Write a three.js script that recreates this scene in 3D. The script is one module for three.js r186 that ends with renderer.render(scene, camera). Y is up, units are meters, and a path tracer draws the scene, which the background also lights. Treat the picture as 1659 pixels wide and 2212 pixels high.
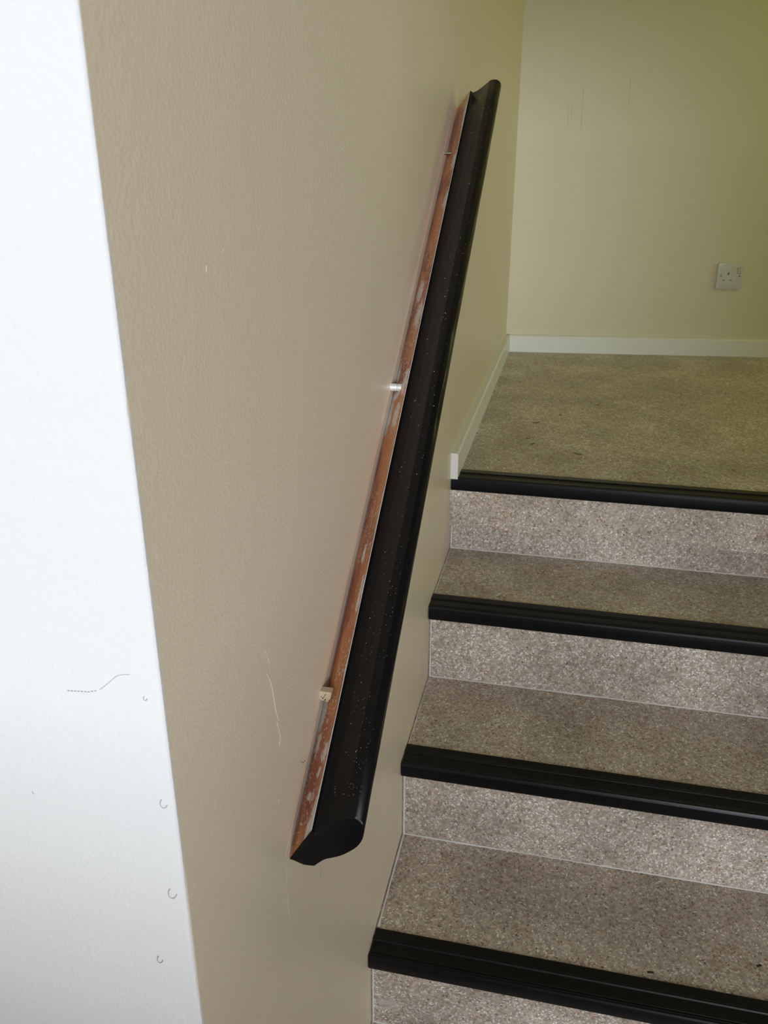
import * as THREE from 'three';
import { mergeGeometries, toCreasedNormals } from 'three/addons/utils/BufferGeometryUtils.js';
import { RoundedBoxGeometry } from 'three/addons/geometries/RoundedBoxGeometry.js';
import { RectAreaLightUniformsLib } from 'three/addons/lights/RectAreaLightUniformsLib.js';

// ---------------------------------------------------------------- camera, sky, lights, exposure
const W = 1659, H = 2212, F = 1849.95;
const scene = new THREE.Scene();
const camera = new THREE.PerspectiveCamera(2 * Math.atan(H / 2 / F) * 180 / Math.PI, W / H, 0.02, 60);
camera.position.set(0.2405, 0.6598, 1.7304);
camera.rotation.order = 'YXZ';
camera.rotation.set(-0.4017, 0.2198, 0);
camera.focus = 1.05; camera.userData.fStop = 18;
camera.updateMatrixWorld(true);
scene.add(camera);

const renderer = new THREE.WebGLRenderer({ antialias: true });
renderer.toneMapping = THREE.LinearToneMapping;
renderer.toneMappingExposure = 0.95;
renderer.shadowMap.enabled = true;
RectAreaLightUniformsLib.init();
scene.background = new THREE.Color().setRGB(0.62, 0.78, 1.0);   // overcast sky beyond the windows

// daylight through the hall window, behind and to the right of the camera
const HALL_WIN = { x0: 1.15, x1: 4.60, y0: 0.50, y1: 2.20, z: 9.00 };
const hallDaylight = new THREE.RectAreaLight(new THREE.Color().setRGB(0.91, 0.965, 1.02), 28, HALL_WIN.x1 - HALL_WIN.x0 - 0.1, HALL_WIN.y1 - HALL_WIN.y0 - 0.1);
hallDaylight.name = 'hall_daylight';
hallDaylight.position.set((HALL_WIN.x0 + HALL_WIN.x1) / 2, (HALL_WIN.y0 + HALL_WIN.y1) / 2, HALL_WIN.z - 0.03);
hallDaylight.lookAt(hallDaylight.position.x, hallDaylight.position.y, 0);
scene.add(hallDaylight);
// added fill from an unseen side window, to brighten the stair wall
const ADDED_WIN = { x: 5.00, z0: 4.40, z1: 7.40, y0: 0.50, y1: 2.20 };
const sideFill = new THREE.RectAreaLight(new THREE.Color().setRGB(0.91, 0.965, 1.02), 10, ADDED_WIN.z1 - ADDED_WIN.z0 - 0.1, ADDED_WIN.y1 - ADDED_WIN.y0 - 0.1);
sideFill.name = 'side_fill';
sideFill.position.set(ADDED_WIN.x - 0.03, (ADDED_WIN.y0 + ADDED_WIN.y1) / 2, (ADDED_WIN.z0 + ADDED_WIN.z1) / 2);
sideFill.lookAt(0, sideFill.position.y, sideFill.position.z);
scene.add(sideFill);
// daylight filtered by foliage through the landing window, on the turn of the stair
const LAND_WIN = { x: 2.30, z0: -1.25, z1: -0.35, y0: 0.75, y1: 1.75 };
const landingDaylight = new THREE.RectAreaLight(new THREE.Color().setRGB(0.92, 1.0, 0.16), 2.9, LAND_WIN.z1 - LAND_WIN.z0 - 0.1, LAND_WIN.y1 - LAND_WIN.y0 - 0.1);
landingDaylight.name = 'landing_daylight';
landingDaylight.position.set(LAND_WIN.x - 0.03, (LAND_WIN.y0 + LAND_WIN.y1) / 2, (LAND_WIN.z0 + LAND_WIN.z1) / 2);
landingDaylight.lookAt(0, landingDaylight.position.y, landingDaylight.position.z);
scene.add(landingDaylight);

// ---------------------------------------------------------------- helpers
function rng(seed) { let a = seed >>> 0; return () => { a = (a + 0x6D2B79F5) >>> 0; let t = a; t = Math.imul(t ^ (t >>> 15), t | 1); t ^= t + Math.imul(t ^ (t >>> 7), t | 61); return ((t ^ (t >>> 14)) >>> 0) / 4294967296; }; }
const sm = (a, b, x) => { const t = Math.min(1, Math.max(0, (x - a) / (b - a))); return t * t * (3 - 2 * t); };
function lattice(seed, n) { const r = rng(seed), a = new Float32Array(n * n); for (let i = 0; i < n * n; i++) a[i] = r(); return (x, y) => { const xi = Math.floor(x), yi = Math.floor(y), fx = x - xi, fy = y - yi, u = fx * fx * (3 - 2 * fx), v = fy * fy * (3 - 2 * fy); const X0 = ((xi % n) + n) % n, X1 = (X0 + 1) % n, Y0 = (((yi % n) + n) % n) * n, Y1 = (((yi + 1) % n + n) % n) * n; return (a[Y0 + X0] * (1 - u) + a[Y0 + X1] * u) * (1 - v) + (a[Y1 + X0] * (1 - u) + a[Y1 + X1] * u) * v; }; }
function texture(data, w, h, srgb) { const t = new THREE.DataTexture(data, w, h, THREE.RGBAFormat); t.wrapS = t.wrapT = THREE.RepeatWrapping; t.magFilter = THREE.LinearFilter; t.minFilter = THREE.LinearMipmapLinearFilter; t.generateMipmaps = true; if (srgb) t.colorSpace = THREE.SRGBColorSpace; t.needsUpdate = true; return t; }
const taken = {};
function numbered(n) { const k = taken[n] = (taken[n] ?? -1) + 1; return k ? n + '_' + String(k).padStart(3, '0') : n; }
function mesh(name, geo, mat, parent) {
  const m = new THREE.Mesh(geo, mat); m.castShadow = m.receiveShadow = true;
  m.name = parent ? name : numbered(name); (parent ?? scene).add(m); return m;
}
function structure(o, label, category) { o.userData = { kind: 'structure', label, category }; return o; }
function thing(name, label, category) { const g = new THREE.Group(); g.name = numbered(name); g.userData = { label, category }; scene.add(g); return g; }
// uv in metres from world position, by the way each face points
function uvMetres(g, ox = 0, oy = 0) {
  g = g.index ? g.toNonIndexed() : g; g.computeVertexNormals === undefined; const p = g.attributes.position, uv = new Float32Array(p.count * 2), a = new THREE.Vector3(), b = new THREE.Vector3(), c = new THREE.Vector3();
  for (let i = 0; i < p.count; i += 3) {
    a.fromBufferAttribute(p, i); b.fromBufferAttribute(p, i + 1); c.fromBufferAttribute(p, i + 2);
    const n = b.clone().sub(a).cross(c.clone().sub(a)), ax = Math.abs(n.x), ay = Math.abs(n.y), az = Math.abs(n.z);
    for (let k = 0; k < 3; k++) { const x = p.getX(i + k), y = p.getY(i + k), z = p.getZ(i + k); const [s, t] = ax >= ay && ax >= az ? [z, y] : ay >= az ? [x, z] : [x, y]; uv[(i + k) * 2] = s + ox; uv[(i + k) * 2 + 1] = t + oy; }
  }
  g.setAttribute('uv', new THREE.BufferAttribute(uv, 2)); return g;
}
function box(x0, x1, y0, y1, z0, z1, ox, oy) { const g = new THREE.BoxGeometry(x1 - x0, y1 - y0, z1 - z0); g.translate((x0 + x1) / 2, (y0 + y1) / 2, (z0 + z1) / 2); return uvMetres(g, ox, oy); }
// a side profile [z, y] pushed along x
function pushX(profile, x0, x1) { const s = new THREE.Shape(profile.map(([z, y]) => new THREE.Vector2(-z, y))); const g = new THREE.ExtrudeGeometry(s, { depth: x1 - x0, bevelEnabled: false }); g.rotateY(Math.PI / 2); g.translate(x0, 0, 0); return uvMetres(g); }
function tube(points, radius, radial = 6, closed = false) { const c = new THREE.CatmullRomCurve3(points, closed, 'centripetal'); return new THREE.TubeGeometry(c, Math.max(8, points.length * 4), radius, radial, closed); }
// where the ray through a photo pixel meets a plane
function pixelRay(px, py) { return new THREE.Vector3((px - W / 2) / F, -(py - H / 2) / F, -1).applyMatrix4(new THREE.Matrix4().extractRotation(camera.matrixWorld)); }
function onPlane(px, py, n, d) { const r = pixelRay(px, py), c = camera.position; return c.clone().addScaledVector(r, (d - n.dot(c)) / n.dot(r)); }
const V = (x, y, z) => new THREE.Vector3(x, y, z);

// ---------------------------------------------------------------- dimensions
const BACK_Z = -1.333, BACK_SLOPE = 0.1178, BACK_ANGLE = Math.atan(BACK_SLOPE);
const CORNER_Z = 1.3125;                 // where the white hall wall turns into the stair wall
const STAIR_W = 1.06;                    // clear width of the flight
const STEPS = [                          // nosing top y, nosing front z, depth, lip, riser z
  { y: -0.003, z: -0.012, nd: 0.064, nl: 0.029, rz: -0.034 },
  { y: -0.1795, z: 0.2522, nd: 0.060, nl: 0.0295, rz: 0.2310 },
  { y: -0.3534, z: 0.5198, nd: 0.061, nl: 0.0277, rz: 0.4980 },
  { y: -0.5315, z: 0.7763, nd: 0.060, nl: 0.0265, rz: 0.7530 },
  { y: -0.7085, z: 1.0350, nd: 0.060, nl: 0.0275, rz: 1.0120 },
];
const HALL_Y = -0.886, TREAD_DROP = 0.003, STAIR_CEIL = 2.35, HALL_CEIL = 2.35;

// ---------------------------------------------------------------- materials
// rolled wall paint: fine orange-peel relief with a few nibs
const peel = (() => {
  const N = 1024, d = new Uint8Array(N * N * 4), a = lattice(11, 128), b = lattice(12, 256), c = lattice(13, 32), h = new Float32Array(N * N);
  for (let y = 0; y < N; y++) for (let x = 0; x < N; x++) h[y * N + x] = 0.42 * a(x / 8, y / 8 + 0.35 * x / 8 * 0) + 0.34 * b(x / 4, y / 4) + 0.24 * c(x / 32, y / 32);
  const r = rng(14);
  for (let k = 0; k < 260; k++) { const cx = r() * N, cy = r() * N, rr = 1.5 + 3 * r() * r(), e = 0.25 + 0.3 * r(); for (let j = -8; j <= 8; j++) for (let i = -8; i <= 8; i++) { const q = Math.hypot(i * 1.3, j * 0.8) / rr; if (q < 1) { const X = (Math.floor(cx) + i + N) % N, Y = (Math.floor(cy) + j + N) % N; h[Y * N + X] += e * (1 - q * q); } } }
  for (let i = 0; i < N * N; i++) { const v = Math.max(0, Math.min(255, Math.round(h[i] * 165 + 20))); d[i * 4] = d[i * 4 + 1] = d[i * 4 + 2] = v; d[i * 4 + 3] = 255; }
  return texture(d, N, N, false);
})();
const peelAt = (size) => { const t = peel.clone(); t.repeat.set(1 / size, 1 / size); t.needsUpdate = true; return t; };
// speckled sheet flooring: random chips of cream, grey, tan, rust and dark brown pressed together
function chipTexture(seed, weights, tones, base) {
  const N = 2048, buf = new Float32Array(N * N * 3), r = rng(seed), cloud = lattice(seed + 1, 40), clump = lattice(seed + 5, 150), fine = lattice(seed + 2, 256);
  for (let y = 0; y < N; y++) for (let x = 0; x < N; x++) { const k = 0.86 + 0.28 * fine(x / 8, y / 8), i = (y * N + x) * 3; for (let c = 0; c < 3; c++) buf[i + c] = base[c] * k; }
  const sum = weights.reduce((p, q) => p + q, 0);
  for (let n = 0; n < 170000; n++) {
    let pick = r() * sum, t = 0; while ((pick -= weights[t]) > 0 && t < 5) t++;
    const cx = r() * N, cy = r() * N, len = (2.2 + 5.0 * r() * r()) * (t === 4 ? 0.7 : 1), wid = 0.9 + 1.7 * r(), an = r() * Math.PI, bend = (r() - 0.5) * 0.25;
    const drift = 0.5 * cloud(cx * 40 / N, cy * 40 / N) + 0.5 * clump(cx * 150 / N, cy * 150 / N); if ((t < 2 && r() > 2.2 * drift - 0.45) || ((t === 3 || t === 4) && r() > 1.55 - 2.0 * drift)) continue;
    const ca = Math.cos(an), sa = Math.sin(an), k = 0.88 + 0.24 * r(), al = 0.65 + 0.35 * r(), R = Math.ceil(len + 1.5);
    for (let j = -R; j <= R; j++) for (let i = -R; i <= R; i++) {
      const u = i * ca + j * sa, v = -i * sa + j * ca + bend * u * u * 0.3, q = Math.hypot(u / len, v / wid); if (q > 1.25) continue;
      const m = al * (1 - sm(0.75, 1.25, q)), X = (Math.floor(cx) + i + N) % N, Y = (Math.floor(cy) + j + N) % N, o = (Y * N + X) * 3;
      for (let c = 0; c < 3; c++) buf[o + c] += (tones[t][c] * k - buf[o + c]) * m;
    }
  }
  const d = new Uint8Array(N * N * 4), stain = lattice(seed + 3, 12);
  for (let y = 0; y < N; y++) for (let x = 0; x < N; x++) { const s = 0.93 + 0.14 * stain(x * 12 / N, y * 12 / N), i = y * N + x; for (let c = 0; c < 3; c++) d[i * 4 + c] = Math.max(0, Math.min(255, buf[i * 3 + c] * s)); d[i * 4 + 3] = 255; }
  const t = texture(d, N, N, true); t.repeat.set(1 / 1.2, 1 / 1.2); return t;
}
const CHIPS = [[240, 235, 228], [212, 207, 202], [194, 180, 164], [154, 121, 99], [90, 73, 64], [184, 170, 155]];
const std = (o) => new THREE.MeshPhysicalMaterial(o);
const rgb = (r, g, b) => new THREE.Color().setRGB(r, g, b);
const BEIGE = rgb(0.72, 0.615, 0.47);
const M = {
  beige: std({ color: BEIGE, roughness: 0.40, bumpMap: peelAt(0.34), bumpScale: 0.00042 }),
  beigeBack: std({ color: rgb(0.665, 0.605, 0.445), roughness: 0.5, bumpMap: peelAt(0.42), bumpScale: 0.0004 }),
  white: std({ color: rgb(0.80, 0.80, 0.80), roughness: 0.7, bumpMap: peelAt(0.5), bumpScale: 0.0006 }),
  hall: std({ color: rgb(0.34, 0.30, 0.26), roughness: 0.8 }),
  addedCupboard: std({ color: rgb(0.26, 0.17, 0.10), roughness: 0.5 }),
  ceiling: std({ color: rgb(0.78, 0.77, 0.73), roughness: 0.9 }),
  trim: std({ color: rgb(0.74, 0.74, 0.70), roughness: 0.35 }),
  tread: std({ map: chipTexture(31, [17, 18, 20, 19, 8, 18], CHIPS, [180, 167, 155]), roughness: 0.55 }),
  riser: std({ map: chipTexture(57, [26, 28, 16, 13, 6, 11], CHIPS, [172, 161, 150]), roughness: 0.5 }),
  black: std({ color: rgb(0.0045, 0.0045, 0.0055), roughness: 0.24, specularIntensity: 0.42 }),
  nosing: std({ color: rgb(0.0045, 0.005, 0.007), roughness: 0.34, specularIntensity: 0.45 }),
  caulk: std({ color: rgb(0.72, 0.71, 0.70), roughness: 0.5 }),
  scratch: std({ color: rgb(0.64, 0.57, 0.46), roughness: 0.7 }),
  scar: std({ color: rgb(0.50, 0.47, 0.44), roughness: 0.45 }),
  pencil: std({ color: rgb(0.12, 0.12, 0.14), roughness: 0.8 }),
  dirt: std({ color: rgb(0.045, 0.028, 0.018), roughness: 0.8 }),
  steel: std({ color: rgb(0.92, 0.92, 0.93), metalness: 0.55, roughness: 0.5 }),
  dullSteel: std({ color: rgb(0.30, 0.30, 0.29), metalness: 1, roughness: 0.4 }),
  plug: std({ color: rgb(0.55, 0.44, 0.31), roughness: 0.8 }),
  plastic: std({ color: rgb(0.58, 0.58, 0.54), roughness: 0.35 }),
  hole: std({ color: rgb(0.01, 0.01, 0.01), roughness: 0.8 }),
  glass: std({ color: 0xffffff, roughness: 0.02, transmission: 1, thickness: 0, ior: 1.45 }),
  floorHall: std({ color: rgb(0.12, 0.095, 0.075), roughness: 0.9 }),
};

// ---------------------------------------------------------------- the setting
const wallLeft = structure(mesh('wall_left', box(-0.2, 0, -1.1, STAIR_CEIL + 0.1, BACK_Z - 0.4, CORNER_Z - 0.0035), M.beige), 'beige painted wall beside the stair carrying the black handrail', 'wall');

// white hall wall: a slab whose free end is the rounded, slightly chipped plaster arris
{
  const rows = 260, y0 = -1.1, y1 = STAIR_CEIL + 0.1, pos = [], idx = [], wob = lattice(91, 64), chip = lattice(92, 128);
  const plan = (y) => {
    const w = 0.0012 * (wob(y * 9, 0.5) - 0.5) + 0.0016 * Math.max(0, chip(y * 34, 3.5) - 0.72) * -2, R = 0.0030, out = [[-2.1, CORNER_Z]];
    for (let k = 0; k <= 8; k++) { const a = Math.PI / 2 * (1 - k / 8); out.push([-R + R * Math.cos(a) + w * (0.4 + k / 12), CORNER_Z - R + R * Math.sin(a) + w * 0.5]); }
    out.push([0.0006 * Math.max(0, wob(y * 15, 7.5) - 0.4), CORNER_Z - 0.0042 - 0.0016 * wob(y * 11, 2.5)]); out.push([-0.004, CORNER_Z - 0.012]); out.push([-0.004, CORNER_Z - 0.1]); out.push([-2.1, CORNER_Z - 0.1]);
    return out;
  };
  const n = plan(0).length;
  for (let j = 0; j <= rows; j++) { const y = y0 + (y1 - y0) * j / rows; for (const [x, z] of plan(y)) pos.push(x, y, z); }
  for (let j = 0; j < rows; j++) for (let i = 0; i < n; i++) { const a = j * n + i, b = j * n + (i + 1) % n; idx.push(a, b, b + n, a, b + n, a + n); }
  for (let i = 1; i < n - 1; i++) { idx.push(0, i + 1, i); const t = rows * n; idx.push(t, t + i, t + i + 1); }
  let g = new THREE.BufferGeometry(); g.setAttribute('position', new THREE.Float32BufferAttribute(pos, 3)); g.setIndex(idx);
  g = uvMetres(g); g.computeVertexNormals(); g = toCreasedNormals(g, 0.7);
  structure(mesh('wall_front', g, M.white), 'white painted hall wall ending in a rounded corner at the stair', 'wall');
}
const wallFront = scene.getObjectByName('wall_front');

// back wall of the landing, not quite square to the stair
const backFrame = new THREE.Matrix4().makeRotationY(BACK_ANGLE).setPosition(0, 0, BACK_Z);
const inBack = (g) => g.applyMatrix4(backFrame);
const wallBack = structure(mesh('wall_back', inBack(box(-0.3, 2.7, -0.3, STAIR_CEIL + 0.1, -0.15, 0)), M.beigeBack), 'pale beige wall at the back of the landing', 'wall');

// stair-side spine wall on the right, outside the picture, and the rest of the shell
structure(mesh('wall_right', box(STAIR_W, STAIR_W + 0.12, -1.1, STAIR_CEIL + 0.1, -0.02, CORNER_Z), M.beigeBack), 'beige wall along the other side of the stair', 'wall');
structure(mesh('wall_landing', box(STAIR_W + 0.12, 2.45, -0.3, STAIR_CEIL + 0.1, -0.02, 0.10), M.beigeBack), 'beige wall facing the landing turn', 'wall');
structure(mesh('wall_hall_right', box(STAIR_W, 5.12, -1.1, STAIR_CEIL + 0.1, CORNER_Z, CORNER_Z + 0.1), M.white), 'white hall wall beside the stair opening', 'wall');
structure(mesh('wall_hall_left', box(-2.1, -1.98, -1.1, HALL_CEIL + 0.1, CORNER_Z, HALL_WIN.z + 0.12), M.hall), 'tan far side wall of the hall', 'wall');
structure(mesh('wall_shade_lintel', box(-0.02, STAIR_W + 0.02, 1.10, STAIR_CEIL + 0.1, CORNER_Z, CORNER_Z + 0.1), M.white), 'unseen white lintel above the stair opening set low to shade the upper back wall', 'wall');  // unseen lintel, lowered to keep hall light off the upper back wall
structure(mesh('ceiling', box(-0.2, 2.45, STAIR_CEIL, STAIR_CEIL + 0.1, -1.9, CORNER_Z + 0.1), M.ceiling), 'off white ceiling above the stair', 'ceiling');
structure(mesh('ceiling_hall', box(-2.1, 5.12, HALL_CEIL, HALL_CEIL + 0.1, CORNER_Z + 0.1, HALL_WIN.z + 0.12), M.ceiling), 'off white hall ceiling', 'ceiling');
structure(mesh('floor_hall', box(-2.1, 5.12, HALL_Y - 0.1, HALL_Y, 0.95, HALL_WIN.z + 0.12), M.floorHall), 'brown hall floor at the foot of the stair', 'floor');
function windowWall(name, label, mat, a0, a1, b0, b1, hole, at, thick, axis) {   // a wall with one opening; axis 'z' faces along z, 'x' along x
  const piece = (p0, p1, q0, q1) => axis === 'z' ? box(p0, p1, q0, q1, at, at + thick) : box(at, at + thick, q0, q1, p0, p1);
  return structure(mesh(name, mergeGeometries([piece(a0, hole[0], b0, b1), piece(hole[1], a1, b0, b1), piece(hole[0], hole[1], b0, hole[2]), piece(hole[0], hole[1], hole[3], b1)]), mat), label, 'wall');
}
windowWall('wall_hall_back', 'tan hall wall with the hall window', M.hall, -2.1, 5.12, -1.1, HALL_CEIL + 0.1, [HALL_WIN.x0, HALL_WIN.x1, HALL_WIN.y0, HALL_WIN.y1], HALL_WIN.z, 0.12, 'z');
windowWall('wall_landing_side', 'beige wall with the landing window', M.beigeBack, -1.9, 0.1, -0.3, STAIR_CEIL + 0.1, [LAND_WIN.z0, LAND_WIN.z1, LAND_WIN.y0, LAND_WIN.y1], LAND_WIN.x, 0.12, 'x');
function windowUnit(name, label, p0, p1, q0, q1, at, axis) {
  const g = new THREE.Group(); g.name = name; scene.add(g); structure(g, label, 'window');
  const pc = (a, b, c, d, t) => axis === 'z' ? box(a, b, c, d, at + 0.05 - t, at + 0.05 + t) : box(at + 0.05 - t, at + 0.05 + t, c, d, a, b);
  const m = (p0 + p1) / 2, e = 0.045;
  mesh('window_frame', mergeGeometries([pc(p0, p1, q0, q0 + e, 0.025), pc(p0, p1, q1 - e, q1, 0.025), pc(p0, p0 + e, q0 + e, q1 - e, 0.025), pc(p1 - e, p1, q0 + e, q1 - e, 0.025), pc(m - e / 2, m + e / 2, q0 + e, q1 - e, 0.025)]), M.trim, g);
  for (const [a, b] of [[p0 + e, m - e / 2], [m + e / 2, p1 - e]]) mesh('pane', pc(a, b, q0 + e, q1 - e, 0.002), M.glass, g);
}
windowWall('wall_hall_side', 'tan hall wall with the added side window', M.hall, CORNER_Z + 0.1, HALL_WIN.z, -1.1, HALL_CEIL + 0.1, [ADDED_WIN.z0, ADDED_WIN.z1, ADDED_WIN.y0, ADDED_WIN.y1], ADDED_WIN.x, 0.12, 'x');
windowUnit('window_3', 'white framed side window added unseen to brighten the stair wall', ADDED_WIN.z0, ADDED_WIN.z1, ADDED_WIN.y0, ADDED_WIN.y1, ADDED_WIN.x, 'x');  // unseen window, added to go with the side fill light
windowUnit('window_1', 'white framed hall window', HALL_WIN.x0, HALL_WIN.x1, HALL_WIN.y0, HALL_WIN.y1, HALL_WIN.z, 'z');
windowUnit('window_2', 'white framed landing window', LAND_WIN.z0, LAND_WIN.z1, LAND_WIN.y0, LAND_WIN.y1, LAND_WIN.x, 'x');

// landing floor
const landing = structure(mesh('floor_landing', box(0, 2.33, -0.12, STEPS[0].y - TREAD_DROP, BACK_Z - 0.3, STEPS[0].z - 0.004, 0.37, 0.11), M.tread), 'brown speckled sheet floor of the landing', 'floor');

// skirting boards
function skirting(name, label, len, place) {
  const T = 0.016, h = 0.059, s = new THREE.Shape([[0, 0], [T, 0], [T, h - 0.004], [T - 0.004, h], [0, h]].map(([a, b]) => new THREE.Vector2(a, b)));
  const g = new THREE.ExtrudeGeometry(s, { depth: len, bevelEnabled: false }); place(g); g.translate(0, STEPS[0].y - TREAD_DROP, 0);
  return structure(mesh(name, uvMetres(g), M.trim), label, 'skirting');
}
skirting('baseboard_left', 'white skirting board along the stair wall on the landing', Math.abs(BACK_Z) - 0.012, (g) => g.translate(0, 0, BACK_Z));
skirting('baseboard_back', 'white skirting board along the back wall of the landing', 2.4, (g) => { g.rotateY(-Math.PI / 2); g.scale(-1, 1, 1); const p = g.attributes.position; const ix = []; for (let i = 0; i < p.count; i += 3) ix.push(i, i + 2, i + 1); g.setIndex(ix); const q = g.toNonIndexed(); g.setIndex(null); g.setAttribute('position', q.attributes.position); g.deleteAttribute('normal'); g.deleteAttribute('uv'); g.computeVertexNormals(); inBack(g); });

// ---------------------------------------------------------------- the stair
const stair = thing('staircase', 'straight stair covered in brown and cream speckled sheet with black nosings', 'staircase');
function nosingProfile({ y, z, nd, nl }) {       // side view: flat tread flange with two raised ribs, rounded front bead, lip down the face
  const r1 = z - nd * 0.60, p = [];
  p.push([z - nd, y - TREAD_DROP], [z - nd + 0.0025, y - 0.0008], [r1 - 0.0042, y - 0.0006], [r1 - 0.003, y + 0.0008], [r1 - 0.001, y + 0.0014], [r1 + 0.001, y + 0.0008], [r1 + 0.0026, y - 0.0012]);
  p.push([z - 0.0120, y - 0.0010], [z - 0.0108, y - 0.0026], [z - 0.0092, y - 0.0026], [z - 0.0080, y - 0.0002], [z - 0.0052, y + 0.0008], [z - 0.0022, y + 0.0002], [z - 0.0004, y - 0.0020], [z + 0.0002, y - 0.0046], [z - 0.0012, y - 0.0060], [z - 0.0010, y - 0.0076]);
  p.push([z, y - nl + 0.003], [z - 0.0012, y - nl], [z - 0.0036, y - nl], [z - 0.0040, y - nl + 0.002], [z - 0.0040, y - TREAD_DROP]);
  return p;
}
const beadRng = rng(77);
function bead(name, from, to, r0, r1, parent, mat = M.caulk) {   // a wobbly hand-run bead of filler
  const n = 46, wob = lattice(Math.floor(beadRng() * 1e6), 64), g = new THREE.TubeGeometry(new THREE.LineCurve3(from, to), n, 1, 6, false), p = g.attributes.position, dir = to.clone().sub(from), L2 = dir.lengthSq(), q = new THREE.Vector3(), c = new THREE.Vector3();
  for (let i = 0; i < p.count; i++) { q.fromBufferAttribute(p, i); const t = q.clone().sub(from).dot(dir) / L2; c.copy(from).addScaledVector(dir, t); const r = r0 + (r1 - r0) * Math.pow(wob(t * 17, 1.5), 1.6), k = 0.0012 * (wob(t * 9, 5.5) - 0.5); q.sub(c).multiplyScalar(r).add(c); q.y += k; p.setXYZ(i, q.x, q.y, q.z); }
  g.computeVertexNormals(); return mesh(name, g, mat, parent);
}
STEPS.forEach((s, k) => {
  const next = STEPS[k + 1], ty = s.y - TREAD_DROP, below = next ? next.y - TREAD_DROP : HALL_Y;
  if (k > 0) mesh('tread', box(0.0005, STAIR_W - 0.001, ty - 0.024, ty, STEPS[k - 1].rz - 0.012, s.z - 0.004, 0.31 * k, 0.23 * k), M.tread, stair);
  else mesh('tread_edge', box(0.0005, STAIR_W - 0.001, ty - 0.024, ty - 0.0002, s.z - 0.1, s.z - 0.0042), M.tread, stair);
  mesh('riser', box(0.0005, STAIR_W - 0.001, below, ty - 0.024, s.rz - 0.012, s.rz, 0.27 * k, 0.19 * k), M.riser, stair);
  const n = mesh('stair_nosing', toCreasedNormals(pushX(nosingProfile(s), 0.0015, STAIR_W - 0.001), 0.5), M.nosing, stair); n.userData.label = 'black ribbed plastic nosing strip';
  if (k < 4) {
    bead('caulk_bead', V(0.004, below + 0.0004, s.rz + 0.0004), V(STAIR_W - 0.004, below + 0.0004, s.rz + 0.0004), k === 2 ? 0.0006 : 0.0011, k === 2 ? 0.0026 : 0.0021, stair);
    bead('caulk_bead', V(0.0034, below, s.rz + 0.0004), V(0.0034, ty - s.nl, s.rz + 0.0004), 0.0012, 0.0028, stair);
    if (next) bead('caulk_bead', V(0.0034, below + 0.0004, s.rz), V(0.0034, below + 0.0004, next.z - next.nd), k === 2 ? 0.0014 : 0.0005, k === 2 ? 0.0030 : 0.0012, stair);
  }
});

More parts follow.
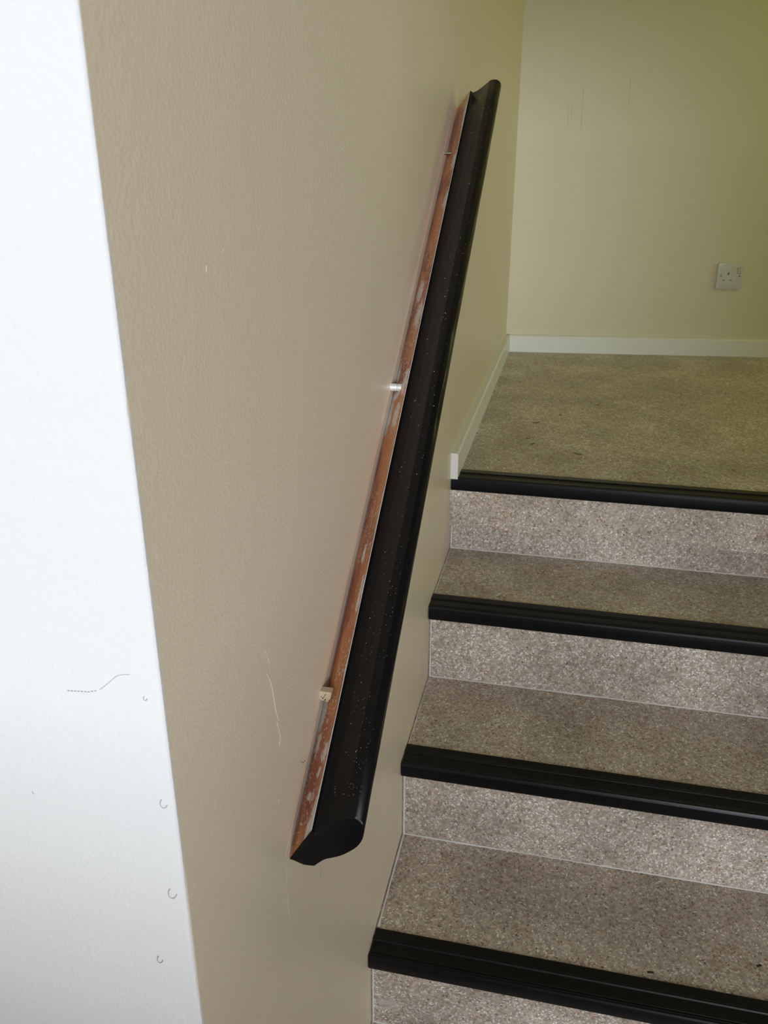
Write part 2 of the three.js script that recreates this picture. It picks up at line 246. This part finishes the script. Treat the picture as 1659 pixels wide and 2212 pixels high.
// ---------------------------------------------------------------- the loose handrail
const RA = V(0, -0.0095, 1.1002), RD = V(0, 0.57638, -0.81718), RU = V(0, 0.81718, 0.57638), RL = 1.272;
const railPoint = (x, n, s) => RA.clone().addScaledVector(RU, n).addScaledVector(RD, s).add(V(x, 0, 0));
const TB = [0.0253, 0.0352];              // top edge of the tilted back face; its lower edge rests on the wall
const handrail = thing('handrail', 'black painted wooden handrail pulled away from the beige wall showing bare wood behind', 'handrail');
{
  const curve = new THREE.CatmullRomCurve3([[0.0263, 0.0338], [0.0283, 0.0319], [0.0351, 0.0341], [0.0455, 0.0410], [0.0566, 0.0501], [0.0609, 0.0536], [0.0671, 0.0553], [0.0736, 0.0543], [0.0780, 0.0500], [0.0795, 0.0440], [0.0790, 0.0380], [0.0768, 0.0312], [0.0725, 0.0252], [0.0664, 0.0198], [0.0567, 0.0131], [0.0474, 0.0088], [0.0381, 0.0052], [0.0316, 0.0006], [0.0262, -0.0040]].map(([x, n]) => V(x, n, 0)), false, 'centripetal');
  const inset = V(TB[1], -TB[0], 0).normalize().multiplyScalar(0.0006);      // the bare back is a thin face of its own
  const prof = [V(0.0002, 0, 0).add(inset), V(TB[0], TB[1], 0).add(inset), ...curve.getPoints(70), V(0.0151, -0.0046, 0), V(0.0020, -0.0008, 0)];
  const cen = V(0.043, 0.024, 0), n = prof.length, pos = [], idx = [];
  const rings = [[-1, 0.0024], [-1, 0.0008], [-1, 0], ...Array.from({ length: 20 }, (_, i) => [(i + 1) / 21, -1]), [2, 0], [2, 0.0008], [2, 0.0024]];
  const lump = lattice(301, 64);
  rings.forEach(([where, b], j) => {
    for (let i = 0; i < n; i++) {
      let p = prof[i].clone(); const back = i < 2;
      if (where !== -1 && where !== 2) { const k = 0.0004 * (lump(j * 0.9, i * 0.12) - 0.5); p.add(p.clone().sub(cen).normalize().multiplyScalar(k)); }
      const q = b >= 0 ? cen.clone().sub(p).normalize().multiplyScalar(back ? b * 0.3 : b) : V(0, 0, 0), out = b >= 0 ? (b > 0.002 ? 0 : b > 0 ? 0.0005 : 0.0018) : 0; p.add(q);
      const s0 = 0.7053 * p.y, s = where === -1 ? s0 + out : where === 2 ? RL - out : s0 + 0.006 + (RL - 0.008 - s0 - 0.004) * where;
      const P = railPoint(p.x, p.y, s); pos.push(P.x, P.y, P.z);
    }
  });
  for (let j = 0; j < rings.length - 1; j++) for (let i = 0; i < n; i++) { const a = j * n + i, b = j * n + (i + 1) % n; idx.push(a, a + n, b + n, a, b + n, b); }
  const contour = prof.map((p) => new THREE.Vector2(p.x, p.y)), last = (rings.length - 1) * n;
  for (const [a, b, c] of THREE.ShapeUtils.triangulateShape(contour, [])) { idx.push(a, b, c, last + a, last + c, last + b); }
  let g = new THREE.BufferGeometry(); g.setAttribute('position', new THREE.Float32BufferAttribute(pos, 3)); g.setIndex(idx);
  g = uvMetres(g); g.computeVertexNormals(); g = toCreasedNormals(g, 0.62);
  M.black.side = THREE.DoubleSide;
  mesh('rail', g, M.black, handrail).userData.label = 'glossy black painted moulded rail';

  // bare back: varnished wood with torn white primer and wall paint along its edges
  const TW = 2048, TH = 80, d = new Uint8Array(TW * TH * 4), grain = lattice(401, 128), g2 = lattice(402, 64), e1 = lattice(403, 256), e2 = lattice(404, 128), sp = lattice(405, 256), HB = Math.hypot(...TB);
  const patch = [[0.155, 0.004, 0.030, 0.011, 0.75], [0.120, 0.010, 0.022, 0.008, 0.5], [0.105, 0.034, 0.014, 0.009, 0.8], [0.085, 0.030, 0.012, 0.006, 0.45], [0.060, 0.018, 0.006, 0.007, 0.7], [0.020, 0.036, 0.03, 0.010, 1], [0.040, 0.041, 0.02, 0.007, 0.9], [0.570, 0.004, 0.030, 0.009, 0.9], [0.605, 0.014, 0.010, 0.012, 0.9], [0.645, 0.004, 0.025, 0.007, 0.7], [0.560, 0.028, 0.030, 0.012, 0.55], [0.62, 0.034, 0.03, 0.010, 0.6], [0.745, 0.030, 0.035, 0.012, 0.75], [0.80, 0.018, 0.03, 0.012, 0.8], [0.35, 0.022, 0.022, 0.007, 0.5], [0.285, 0.037, 0.05, 0.006, 0.4], [0.985, 0.036, 0.03, 0.009, 0.6], [1.085, 0.038, 0.022, 0.010, 0.9], [1.21, 0.041, 0.05, 0.006, 0.8]];
  for (let y = 0; y < TH; y++) for (let x = 0; x < TW; x++) {
    const s = x / TW * RL, v = y / TH * HB, i = (y * TW + x) * 4;
    const w = grain(s * 14 + v * 190, v * 260 + s * 6), w2 = g2(s * 9, v * 150 + s * 20), tone = 0.55 * w + 0.45 * w2, dark = sm(0.52, 0.75, g2(s * 22 + 9, v * 60 + 4));
    let c = [222 - 56 * tone - 34 * dark, 152 - 48 * tone - 36 * dark, 96 - 30 * tone - 14 * dark];
    let paint = 0; const rag = e1(s * 260, v * 500) * 0.6 + e2(s * 90, v * 160) * 0.4;
    for (const [ps, pv, rs, rv, str] of patch) { const q = 1 - Math.hypot((s - ps) / (rs * 1.2), (v - pv) / (rv * 1.25)); if (q > 0) paint = Math.max(paint, sm(0.36, 0.56, q * 0.6 + rag * 0.56 - (1 - str) * 0.22)); }
    const edge = 0.0008 + 0.0016 * sm(0.45, 0.75, e2(s * 40, 9.5)) + (s < 0.08 ? 0.0018 * (1 - s / 0.08) : 0); if (v > HB - edge * (0.5 + rag)) paint = Math.max(paint, sm(0.25, 0.5, rag + 0.15));
    if (v < 0.0007 + 0.0006 * rag) paint = Math.max(paint, 0.8);
    const fleck = sm(0.76, 0.83, sp(s * 520, v * 520)) * sm(0.40, 0.62, e2(s * 16, v * 30 + 3)) * 0.9; paint = Math.max(paint, fleck);
    const lace = dark * sm(0.66, 0.76, e1(s * 300 + 7, v * 300)) * 0.7; paint = Math.max(paint, lace * (v > HB * 0.45 ? 1 : 0.2));
    const pc = [240 - 44 * rag, 235 - 44 * rag, 232 - 42 * rag];
    for (let k = 0; k < 3; k++) d[i + k] = Math.max(0, Math.min(255, c[k] + (pc[k] - c[k]) * paint)); d[i + 3] = 255;
  }
  const wood = texture(d, TW, TH, true); wood.wrapS = wood.wrapT = THREE.ClampToEdgeWrapping;
  const pb = [], ub = [], ib = [], SEG = 40;
  for (let j = 0; j <= SEG; j++) for (const [x, nn, v] of [[0.0002, 0, 0], [TB[0], TB[1], 1], [TB[0] + inset.x * 0.8, TB[1] + inset.y * 0.8, 1], [0.0002 + inset.x * 0.8, inset.y * 0.8, 0]]) { const s0 = 0.7053 * nn + 0.0006, s = s0 + (RL - 0.0012 - s0) * j / SEG, P = railPoint(x, nn, s); pb.push(P.x, P.y, P.z); ub.push(s / RL, v); }
  for (let j = 0; j < SEG; j++) for (let i = 0; i < 4; i++) { const a = j * 4 + i, b = j * 4 + (i + 1) % 4; ib.push(a, b, b + 4, a, b + 4, a + 4); }
  let gb = new THREE.BufferGeometry(); gb.setAttribute('position', new THREE.Float32BufferAttribute(pb, 3)); gb.setAttribute('uv', new THREE.Float32BufferAttribute(ub, 2)); gb.setIndex(ib); gb = toCreasedNormals(gb.toNonIndexed(), 0.3);
  mesh('rail_back', gb, std({ map: wood, roughness: 0.34, side: THREE.DoubleSide }), handrail).userData.label = 'bare varnished orange brown wood with torn white paint';

  // fixing screws bridging the gap from the wall to the rail
  const screw = (s, nn, r, mat, label) => {
    const reach = nn * TB[0] / TB[1] + 0.002, pts = []; for (let k = 0; k <= 24; k++) { const x = -0.006 + (reach + 0.006) * k / 24; pts.push(new THREE.Vector2(r * (r > 0.004 ? (k === 16 ? 0.8 : 1) : k % 3 === 1 ? 1 : 0.84), x)); } pts.unshift(new THREE.Vector2(0, -0.006)); pts.push(new THREE.Vector2(0, reach));
    const gsc = new THREE.LatheGeometry(pts, 14); gsc.rotateZ(-Math.PI / 2); const P = railPoint(0, nn, s); gsc.translate(P.x, P.y, P.z); mesh('screw', gsc, mat, handrail).userData.label = label;
  };
  screw(1.126, 0.0155, 0.0021, M.dullSteel, 'thin dull grey screw');
  screw(0.6125, 0.0190, 0.0052, M.steel, 'short bright steel screw');
}
// dust and grit lying on the upper side of the rail
{
  const r = rng(808), bits = [], path = new THREE.CatmullRomCurve3([[0.0400, 0.0374], [0.0455, 0.0411], [0.0566, 0.0502], [0.0609, 0.0537], [0.0671, 0.0554], [0.0720, 0.0549]].map(([x, n]) => V(x, n, 0)));
  for (let k = 0; k < 240; k++) { const q = path.getPoint(r()), s = 0.06 + 1.15 * Math.pow(r(), 1.5), R = 0.00022 + 0.00052 * r() * r() * r(), g = new THREE.IcosahedronGeometry(R, 0), P = railPoint(q.x, q.y, s); g.translate(P.x, P.y, P.z); bits.push(g); }
  mesh('dust_specks', mergeGeometries(bits), std({ color: rgb(0.62, 0.60, 0.57), roughness: 0.9 }), handrail).userData = { kind: 'stuff', label: 'pale dust specks' };
}
// broken wall plug between the wall and the lower end of the rail
{
  const plug = thing('wall_plug', 'broken pale wall plug wedged between the wall and lower handrail', 'wall plug');
  const P = railPoint(0, 0.0205, 0.169), r = rng(55);
  const s = new THREE.Shape(); const outline = [[-0.0005, 0.0068], [0.0125, 0.0064], [0.0122, 0.0020], [0.0108, -0.0030], [0.0092, -0.0036], [0.0086, -0.0066], [0.0055, -0.0062], [0.0046, -0.0052], [0.0020, -0.0054], [-0.0005, -0.0040]];
  outline.forEach(([a, b], i) => (i ? s.lineTo(a, b) : s.moveTo(a, b)));
  const g = new THREE.ExtrudeGeometry(s, { depth: 0.008, bevelEnabled: true, bevelSize: 0.0004, bevelThickness: 0.0004, bevelSegments: 1 }); g.translate(P.x, P.y, P.z - 0.006);
  mesh('plug_body', uvMetres(g), M.plug, plug);
  const lip = new THREE.BoxGeometry(0.0132, 0.0016, 0.0092); lip.translate(P.x + 0.006, P.y + 0.0062, P.z - 0.0016); mesh('plug_flange', lip, M.plug, plug);
  for (let k = 0; k < 5; k++) { const a = V(P.x + 0.002 + 0.008 * r(), P.y - 0.004 + 0.007 * r(), P.z + 0.0026), b = a.clone().add(V((r() - 0.5) * 0.006, (r() - 0.5) * 0.005, 0)), c = b.clone().add(V((r() - 0.5) * 0.004, (r() - 0.5) * 0.004, 0)); mesh('crack', tube([a, b, c], 0.0003, 5), M.dirt, plug); }
}

// paint scars and scratches on the stair wall
const NX = V(1, 0, 0);
const wallMark = (name, px, r, mat) => mesh(name, tube(px.map(([x, y]) => onPlane(x, y, NX, 0.0001)), r, 5), mat, wallLeft);
{
  const strip = (n0, n1, s0, s1, t, name, mat) => { const pos = [], idx = [], wob = lattice(Math.floor(n1 * 1e6), 64), K = 60; for (let j = 0; j <= K; j++) { const s = s0 + (s1 - s0) * j / K, w = 0.0008 * (wob(s * 40, 1.5) - 0.5); for (const [x, n] of [[0, n0], [t, n0 + 0.0003], [t, n1 - 0.0003 + w], [0, n1 + w]]) { const P = railPoint(x, n, s); pos.push(P.x, P.y, P.z); } } for (let j = 0; j < K; j++) for (let i = 0; i < 3; i++) { const a = j * 4 + i; idx.push(a, a + 1, a + 5, a, a + 5, a + 4); } let g = new THREE.BufferGeometry(); g.setAttribute('position', new THREE.Float32BufferAttribute(pos, 3)); g.setIndex(idx); g = uvMetres(g); g.computeVertexNormals(); const m = mat.clone(); m.side = THREE.DoubleSide; return mesh(name, g, m, wallLeft); };
  strip(0.0006, 0.0062, 0.012, 0.56, 0.0003, 'paint_scar', M.scar);
  strip(0.0006, 0.0040, 0.56, 1.25, 0.0003, 'paint_scar', M.scar);
  strip(0.0150, 0.0158, 0.0, 0.14, 0.0002, 'paint_ridge', M.scratch);
  strip(0.0230, 0.0237, 0.55, 1.18, 0.0002, 'paint_ridge', M.scratch);
}
wallMark('scratch', [[573, 1404], [583, 1434.6]], 0.00022, M.scratch);
wallMark('scratch', [[576, 1454], [587, 1481], [591, 1505], [596.6, 1537], [602, 1555]], 0.00038, M.scratch);
wallMark('scratch', [[598, 1559], [603, 1578], [607, 1595.7]], 0.00034, M.scratch);
wallMark('scratch', [[606, 1596], [603.6, 1612]], 0.0002, M.scratch);
wallMark('scratch', [[621.8, 1930], [624.6, 1971], [631.6, 1996]], 0.00022, M.scratch);
wallMark('scratch', [[617, 1862], [619, 1890], [621, 1915]], 0.0002, M.scratch);
wallMark('scratch', [[445.6, 574.5], [446, 588]], 0.0003, M.scratch);
wallMark('scratch', [[481, 544], [483.5, 538]], 0.0004, M.scratch);
wallMark('scratch', [[601, 1733], [603, 1727]], 0.0005, M.scratch);
wallMark('scuff_mark', [[650, 1644], [654, 1648], [660, 1642]], 0.00025, M.dirt);
wallMark('scuff_mark', [[693, 1876], [693, 1898]], 0.00018, M.pencil);

// pencil line and dents on the white wall
const NZ = V(0, 0, 1), frontMark = (name, px, r, mat) => mesh(name, tube(px.map(([x, y]) => onPlane(x, y, NZ, CORNER_Z + 0.0001)), r, 5), mat, wallFront);
for (let k = 0; k < 9; k++) { const x = 146 + k * 7.2; frontMark('pencil_mark', [[x, 1491.5 + 0.45 * k - (k > 6 ? (k - 6) * 1.6 : 0)], [x + 4.6, 1492.3 + 0.4 * k - (k > 6 ? (k - 6) * 1.6 : 0)]], 0.00030 - 0.00001 * k, M.pencil); }
frontMark('pencil_mark', [[214.8, 1490], [226, 1482], [238.6, 1471.6], [248, 1463], [257, 1458.7], [269, 1457], [281, 1457]], 0.00012, M.pencil);
frontMark('pencil_mark', [[69, 1709], [73, 1716]], 0.00018, M.pencil);
for (const [cx, cy, r] of [[354, 1735, 8], [373, 1929, 9], [346, 2072, 6], [314, 1508, 4]]) frontMark('dent', Array.from({ length: 8 }, (_, i) => [cx + r * Math.cos(2.2 + i * 0.55), cy - r * 1.3 * Math.sin(2.2 + i * 0.55)]), 0.0003, M.white);

// faint scrapes on the back wall
const NB = V(Math.sin(BACK_ANGLE), 0, Math.cos(BACK_ANGLE)), DB = NB.dot(V(0, 0, BACK_Z)) + 0.0001;
M.scrape = std({ color: rgb(0.58, 0.53, 0.42), roughness: 0.6 });
for (const px of [[[1228, 223], [1226.6, 277]], [[1235, 227], [1233.6, 263.5]], [[1260.8, 192], [1258, 238], [1254.5, 284.5]], [[1343.5, 171], [1355.7, 164.7], [1362, 169], [1361, 195], [1357.5, 227]], [[1212, 298], [1211, 330]]]) mesh('scrape', tube(px.map(([x, y]) => onPlane(x, y, NB, DB)), 0.0005, 5), M.scrape, wallBack);

// dark scuffs trodden into the landing and stray hairs on the treads
const NY = V(0, 1, 0);
const floorMark = (parent, y, px, r) => { const g = tube(px.map(([a, b]) => onPlane(a, b, NY, y)), r, 6); g.translate(0, -y, 0); g.scale(1, 0.25, 1); g.translate(0, y, 0); return mesh('scuff_mark', g, M.dirt, parent); };
for (const [x0, y0, x1, y1, r] of [[1151, 913, 1165, 912, 0.0026], [1145, 959, 1153, 958, 0.0024], [1240, 978, 1257, 982, 0.0024], [1208, 895.5, 1212, 896, 0.0018], [1136, 946, 1144, 947, 0.0018], [1284, 875, 1296, 873, 0.0016], [1029, 935, 1032, 936, 0.0016]]) floorMark(landing, STEPS[0].y - TREAD_DROP, [[x0, y0], [(x0 + x1) / 2, (y0 + y1) / 2 + 1], [x1, y1]], r);
floorMark(stair, STEPS[2].y - TREAD_DROP, [[1066.6, 1582], [1071, 1586], [1073, 1591.7]], 0.0005);
floorMark(stair, STEPS[2].y - TREAD_DROP, [[932, 1589], [941, 1591]], 0.0007);
floorMark(stair, STEPS[3].y - TREAD_DROP, [[1398, 2100], [1412, 2101]], 0.0022);
floorMark(stair, STEPS[3].y - TREAD_DROP, [[1634, 2087], [1645, 2085]], 0.0022);

// white paint smear on the lowest riser in view
{
  const z = STEPS[3].rz + 0.0003, r = rng(66), blobs = [];
  for (let k = 0; k < 26; k++) { const c = onPlane(818 + 46 * r(), 2158 + 20 * r(), NZ, z), n = 9, sh = new THREE.Shape(), R = 0.0012 + 0.004 * r() * r(); for (let i = 0; i < n; i++) { const a = i / n * Math.PI * 2, q = R * (0.6 + 0.7 * r()); i ? sh.lineTo(c.x + 1.5 * q * Math.cos(a), c.y + q * Math.sin(a)) : sh.moveTo(c.x + 1.5 * q * Math.cos(a), c.y + q * Math.sin(a)); } const g = new THREE.ExtrudeGeometry(sh, { depth: 0.0002, bevelEnabled: false }); g.translate(0, 0, z - 0.0002 + 0.00001 * k); blobs.push(g); }
  mesh('paint_smear', mergeGeometries(blobs), std({ color: rgb(0.52, 0.49, 0.46), roughness: 0.7 }), stair).userData.label = 'white paint smear';
}

// ---------------------------------------------------------------- the socket on the back wall
{
  const sock = thing('wall_socket', 'white single switched three pin socket on the back wall above the skirting', 'socket');
  const cx = 0.7297 / Math.cos(BACK_ANGLE), cy = 0.2642, mm = 0.001;
  sock.applyMatrix4(backFrame.clone().multiply(new THREE.Matrix4().makeTranslation(cx, cy, 0)));
  const R = (w, h, r) => { const s = new THREE.Shape(), a = w / 2, b = h / 2; s.moveTo(-a + r, -b); s.lineTo(a - r, -b); s.absarc(a - r, -b + r, r, -Math.PI / 2, 0); s.lineTo(a, b - r); s.absarc(a - r, b - r, r, 0, Math.PI / 2); s.lineTo(-a + r, b); s.absarc(-a + r, b - r, r, Math.PI / 2, Math.PI); s.lineTo(-a, -b + r); s.absarc(-a + r, -b + r, r, Math.PI, Math.PI * 1.5); return s; };
  const plate = R(0.0844, 0.0844, 0.0045);
  const hole = (x, y, w, h) => { const p = new THREE.Path(); p.moveTo(x - w / 2, y - h / 2); p.lineTo(x - w / 2, y + h / 2); p.lineTo(x + w / 2, y + h / 2); p.lineTo(x + w / 2, y - h / 2); p.lineTo(x - w / 2, y - h / 2); plate.holes.push(p); };
  const round = (x, y, r) => { const p = new THREE.Path(); p.absarc(x, y, r, 0, Math.PI * 2, true); plate.holes.push(p); };
  const pins = [[-6.7, 7.5, 5.2, 8.6], [-19, -14.2, 8, 4.8], [3.9, -14.2, 8, 4.8]];
  for (const [x, y, w, h] of pins) hole(x * mm, y * mm, w * mm, h * mm);
  hole(26 * mm, 17.6 * mm, 11 * mm, 21.5 * mm); round(-30.2 * mm, 0, 3.4 * mm); round(30.2 * mm, 0, 3.4 * mm);
  const g = new THREE.ExtrudeGeometry(plate, { depth: 0.006, bevelEnabled: true, bevelSize: 0.0008, bevelThickness: 0.0010, bevelSegments: 3, bevelOffset: 0, curveSegments: 6 }); g.translate(0, 0, 0.0014);
  mesh('faceplate', toCreasedNormals(g, 0.6), M.plastic, sock);
  pins.forEach(([x, y, w, h], i) => { const b = new THREE.BoxGeometry(w * mm + 0.001, h * mm + 0.001, 0.001); b.translate(x * mm, y * mm, i ? 0.0050 : 0.0014); mesh(i ? 'pin_shutter' : 'pin_hole', b, i ? std({ color: rgb(0.22, 0.22, 0.19), roughness: 0.5 }) : M.hole, sock); });
  const rk = new RoundedBoxGeometry(0.0088, 0.0186, 0.006, 3, 0.001); rk.rotateX(0.16); rk.translate(26 * mm, 18.2 * mm, 0.0066); mesh('rocker_switch', rk, M.plastic, sock);
  for (const x of [-30.2, 30.2]) { const c = new THREE.CylinderGeometry(0.0036, 0.0036, 0.002, 18); c.rotateX(Math.PI / 2); c.translate(x * mm, 0, 0.0030); const sc = mesh('fixing_screw', c, M.dullSteel, sock); sc.userData.label = 'recessed dark screw head'; const sl = new THREE.BoxGeometry(0.0062, 0.0008, 0.0006); sl.rotateZ(0.6); sl.translate(x * mm, 0, 0.0041); mesh('slot', sl, M.hole, sc); }
  const dot = new THREE.CylinderGeometry(0.0009, 0.0009, 0.0006, 10); dot.rotateX(Math.PI / 2); dot.translate(13.8 * mm, -1 * mm, 0.0089); mesh('indicator_dot', dot, M.dirt, sock);
}

// ---------------------------------------------------------------- added unseen cupboard, shades the stair foot in place of a standing person
{
  const cup = thing('added_cupboard', 'added unseen dark wooden cupboard with two panelled doors shading the foot of the stair', 'cupboard');
  const x0 = -0.40, x1 = 0.95, z0 = 2.75, z1 = 3.15, y0 = HALL_Y, y1 = 0.37;
  mesh('carcass', box(x0, x1, y0 + 0.06, y1 - 0.03, z0 + 0.02, z1), M.addedCupboard, cup);
  mesh('plinth', box(x0 + 0.03, x1 - 0.03, y0, y0 + 0.06, z0 + 0.05, z1 - 0.02), M.addedCupboard, cup);
  const top = new RoundedBoxGeometry(x1 - x0 + 0.04, 0.03, z1 - z0 + 0.02, 3, 0.006); top.translate((x0 + x1) / 2, y1 - 0.015, (z0 + z1) / 2); mesh('cupboard_top', top, M.addedCupboard, cup);
  for (const [a, b, hx] of [[x0 + 0.01, (x0 + x1) / 2 - 0.002, -0.05], [(x0 + x1) / 2 + 0.002, x1 - 0.01, 0.05]]) {
    const d = mesh('door', mergeGeometries([box(a, b, y0 + 0.08, y1 - 0.04, z0 + 0.004, z0 + 0.02), box(a, a + 0.07, y0 + 0.08, y1 - 0.04, z0, z0 + 0.004), box(b - 0.07, b, y0 + 0.08, y1 - 0.04, z0, z0 + 0.004), box(a + 0.07, b - 0.07, y0 + 0.08, y0 + 0.16, z0, z0 + 0.004), box(a + 0.07, b - 0.07, y1 - 0.12, y1 - 0.04, z0, z0 + 0.004)]), M.addedCupboard, cup);
    const k = new THREE.SphereGeometry(0.014, 16, 10); k.scale(1, 1, 0.8); k.translate((x0 + x1) / 2 + hx, -0.15, z0 - 0.009); mesh('knob', k, M.dullSteel, d);
  }
}

renderer.render(scene, camera);
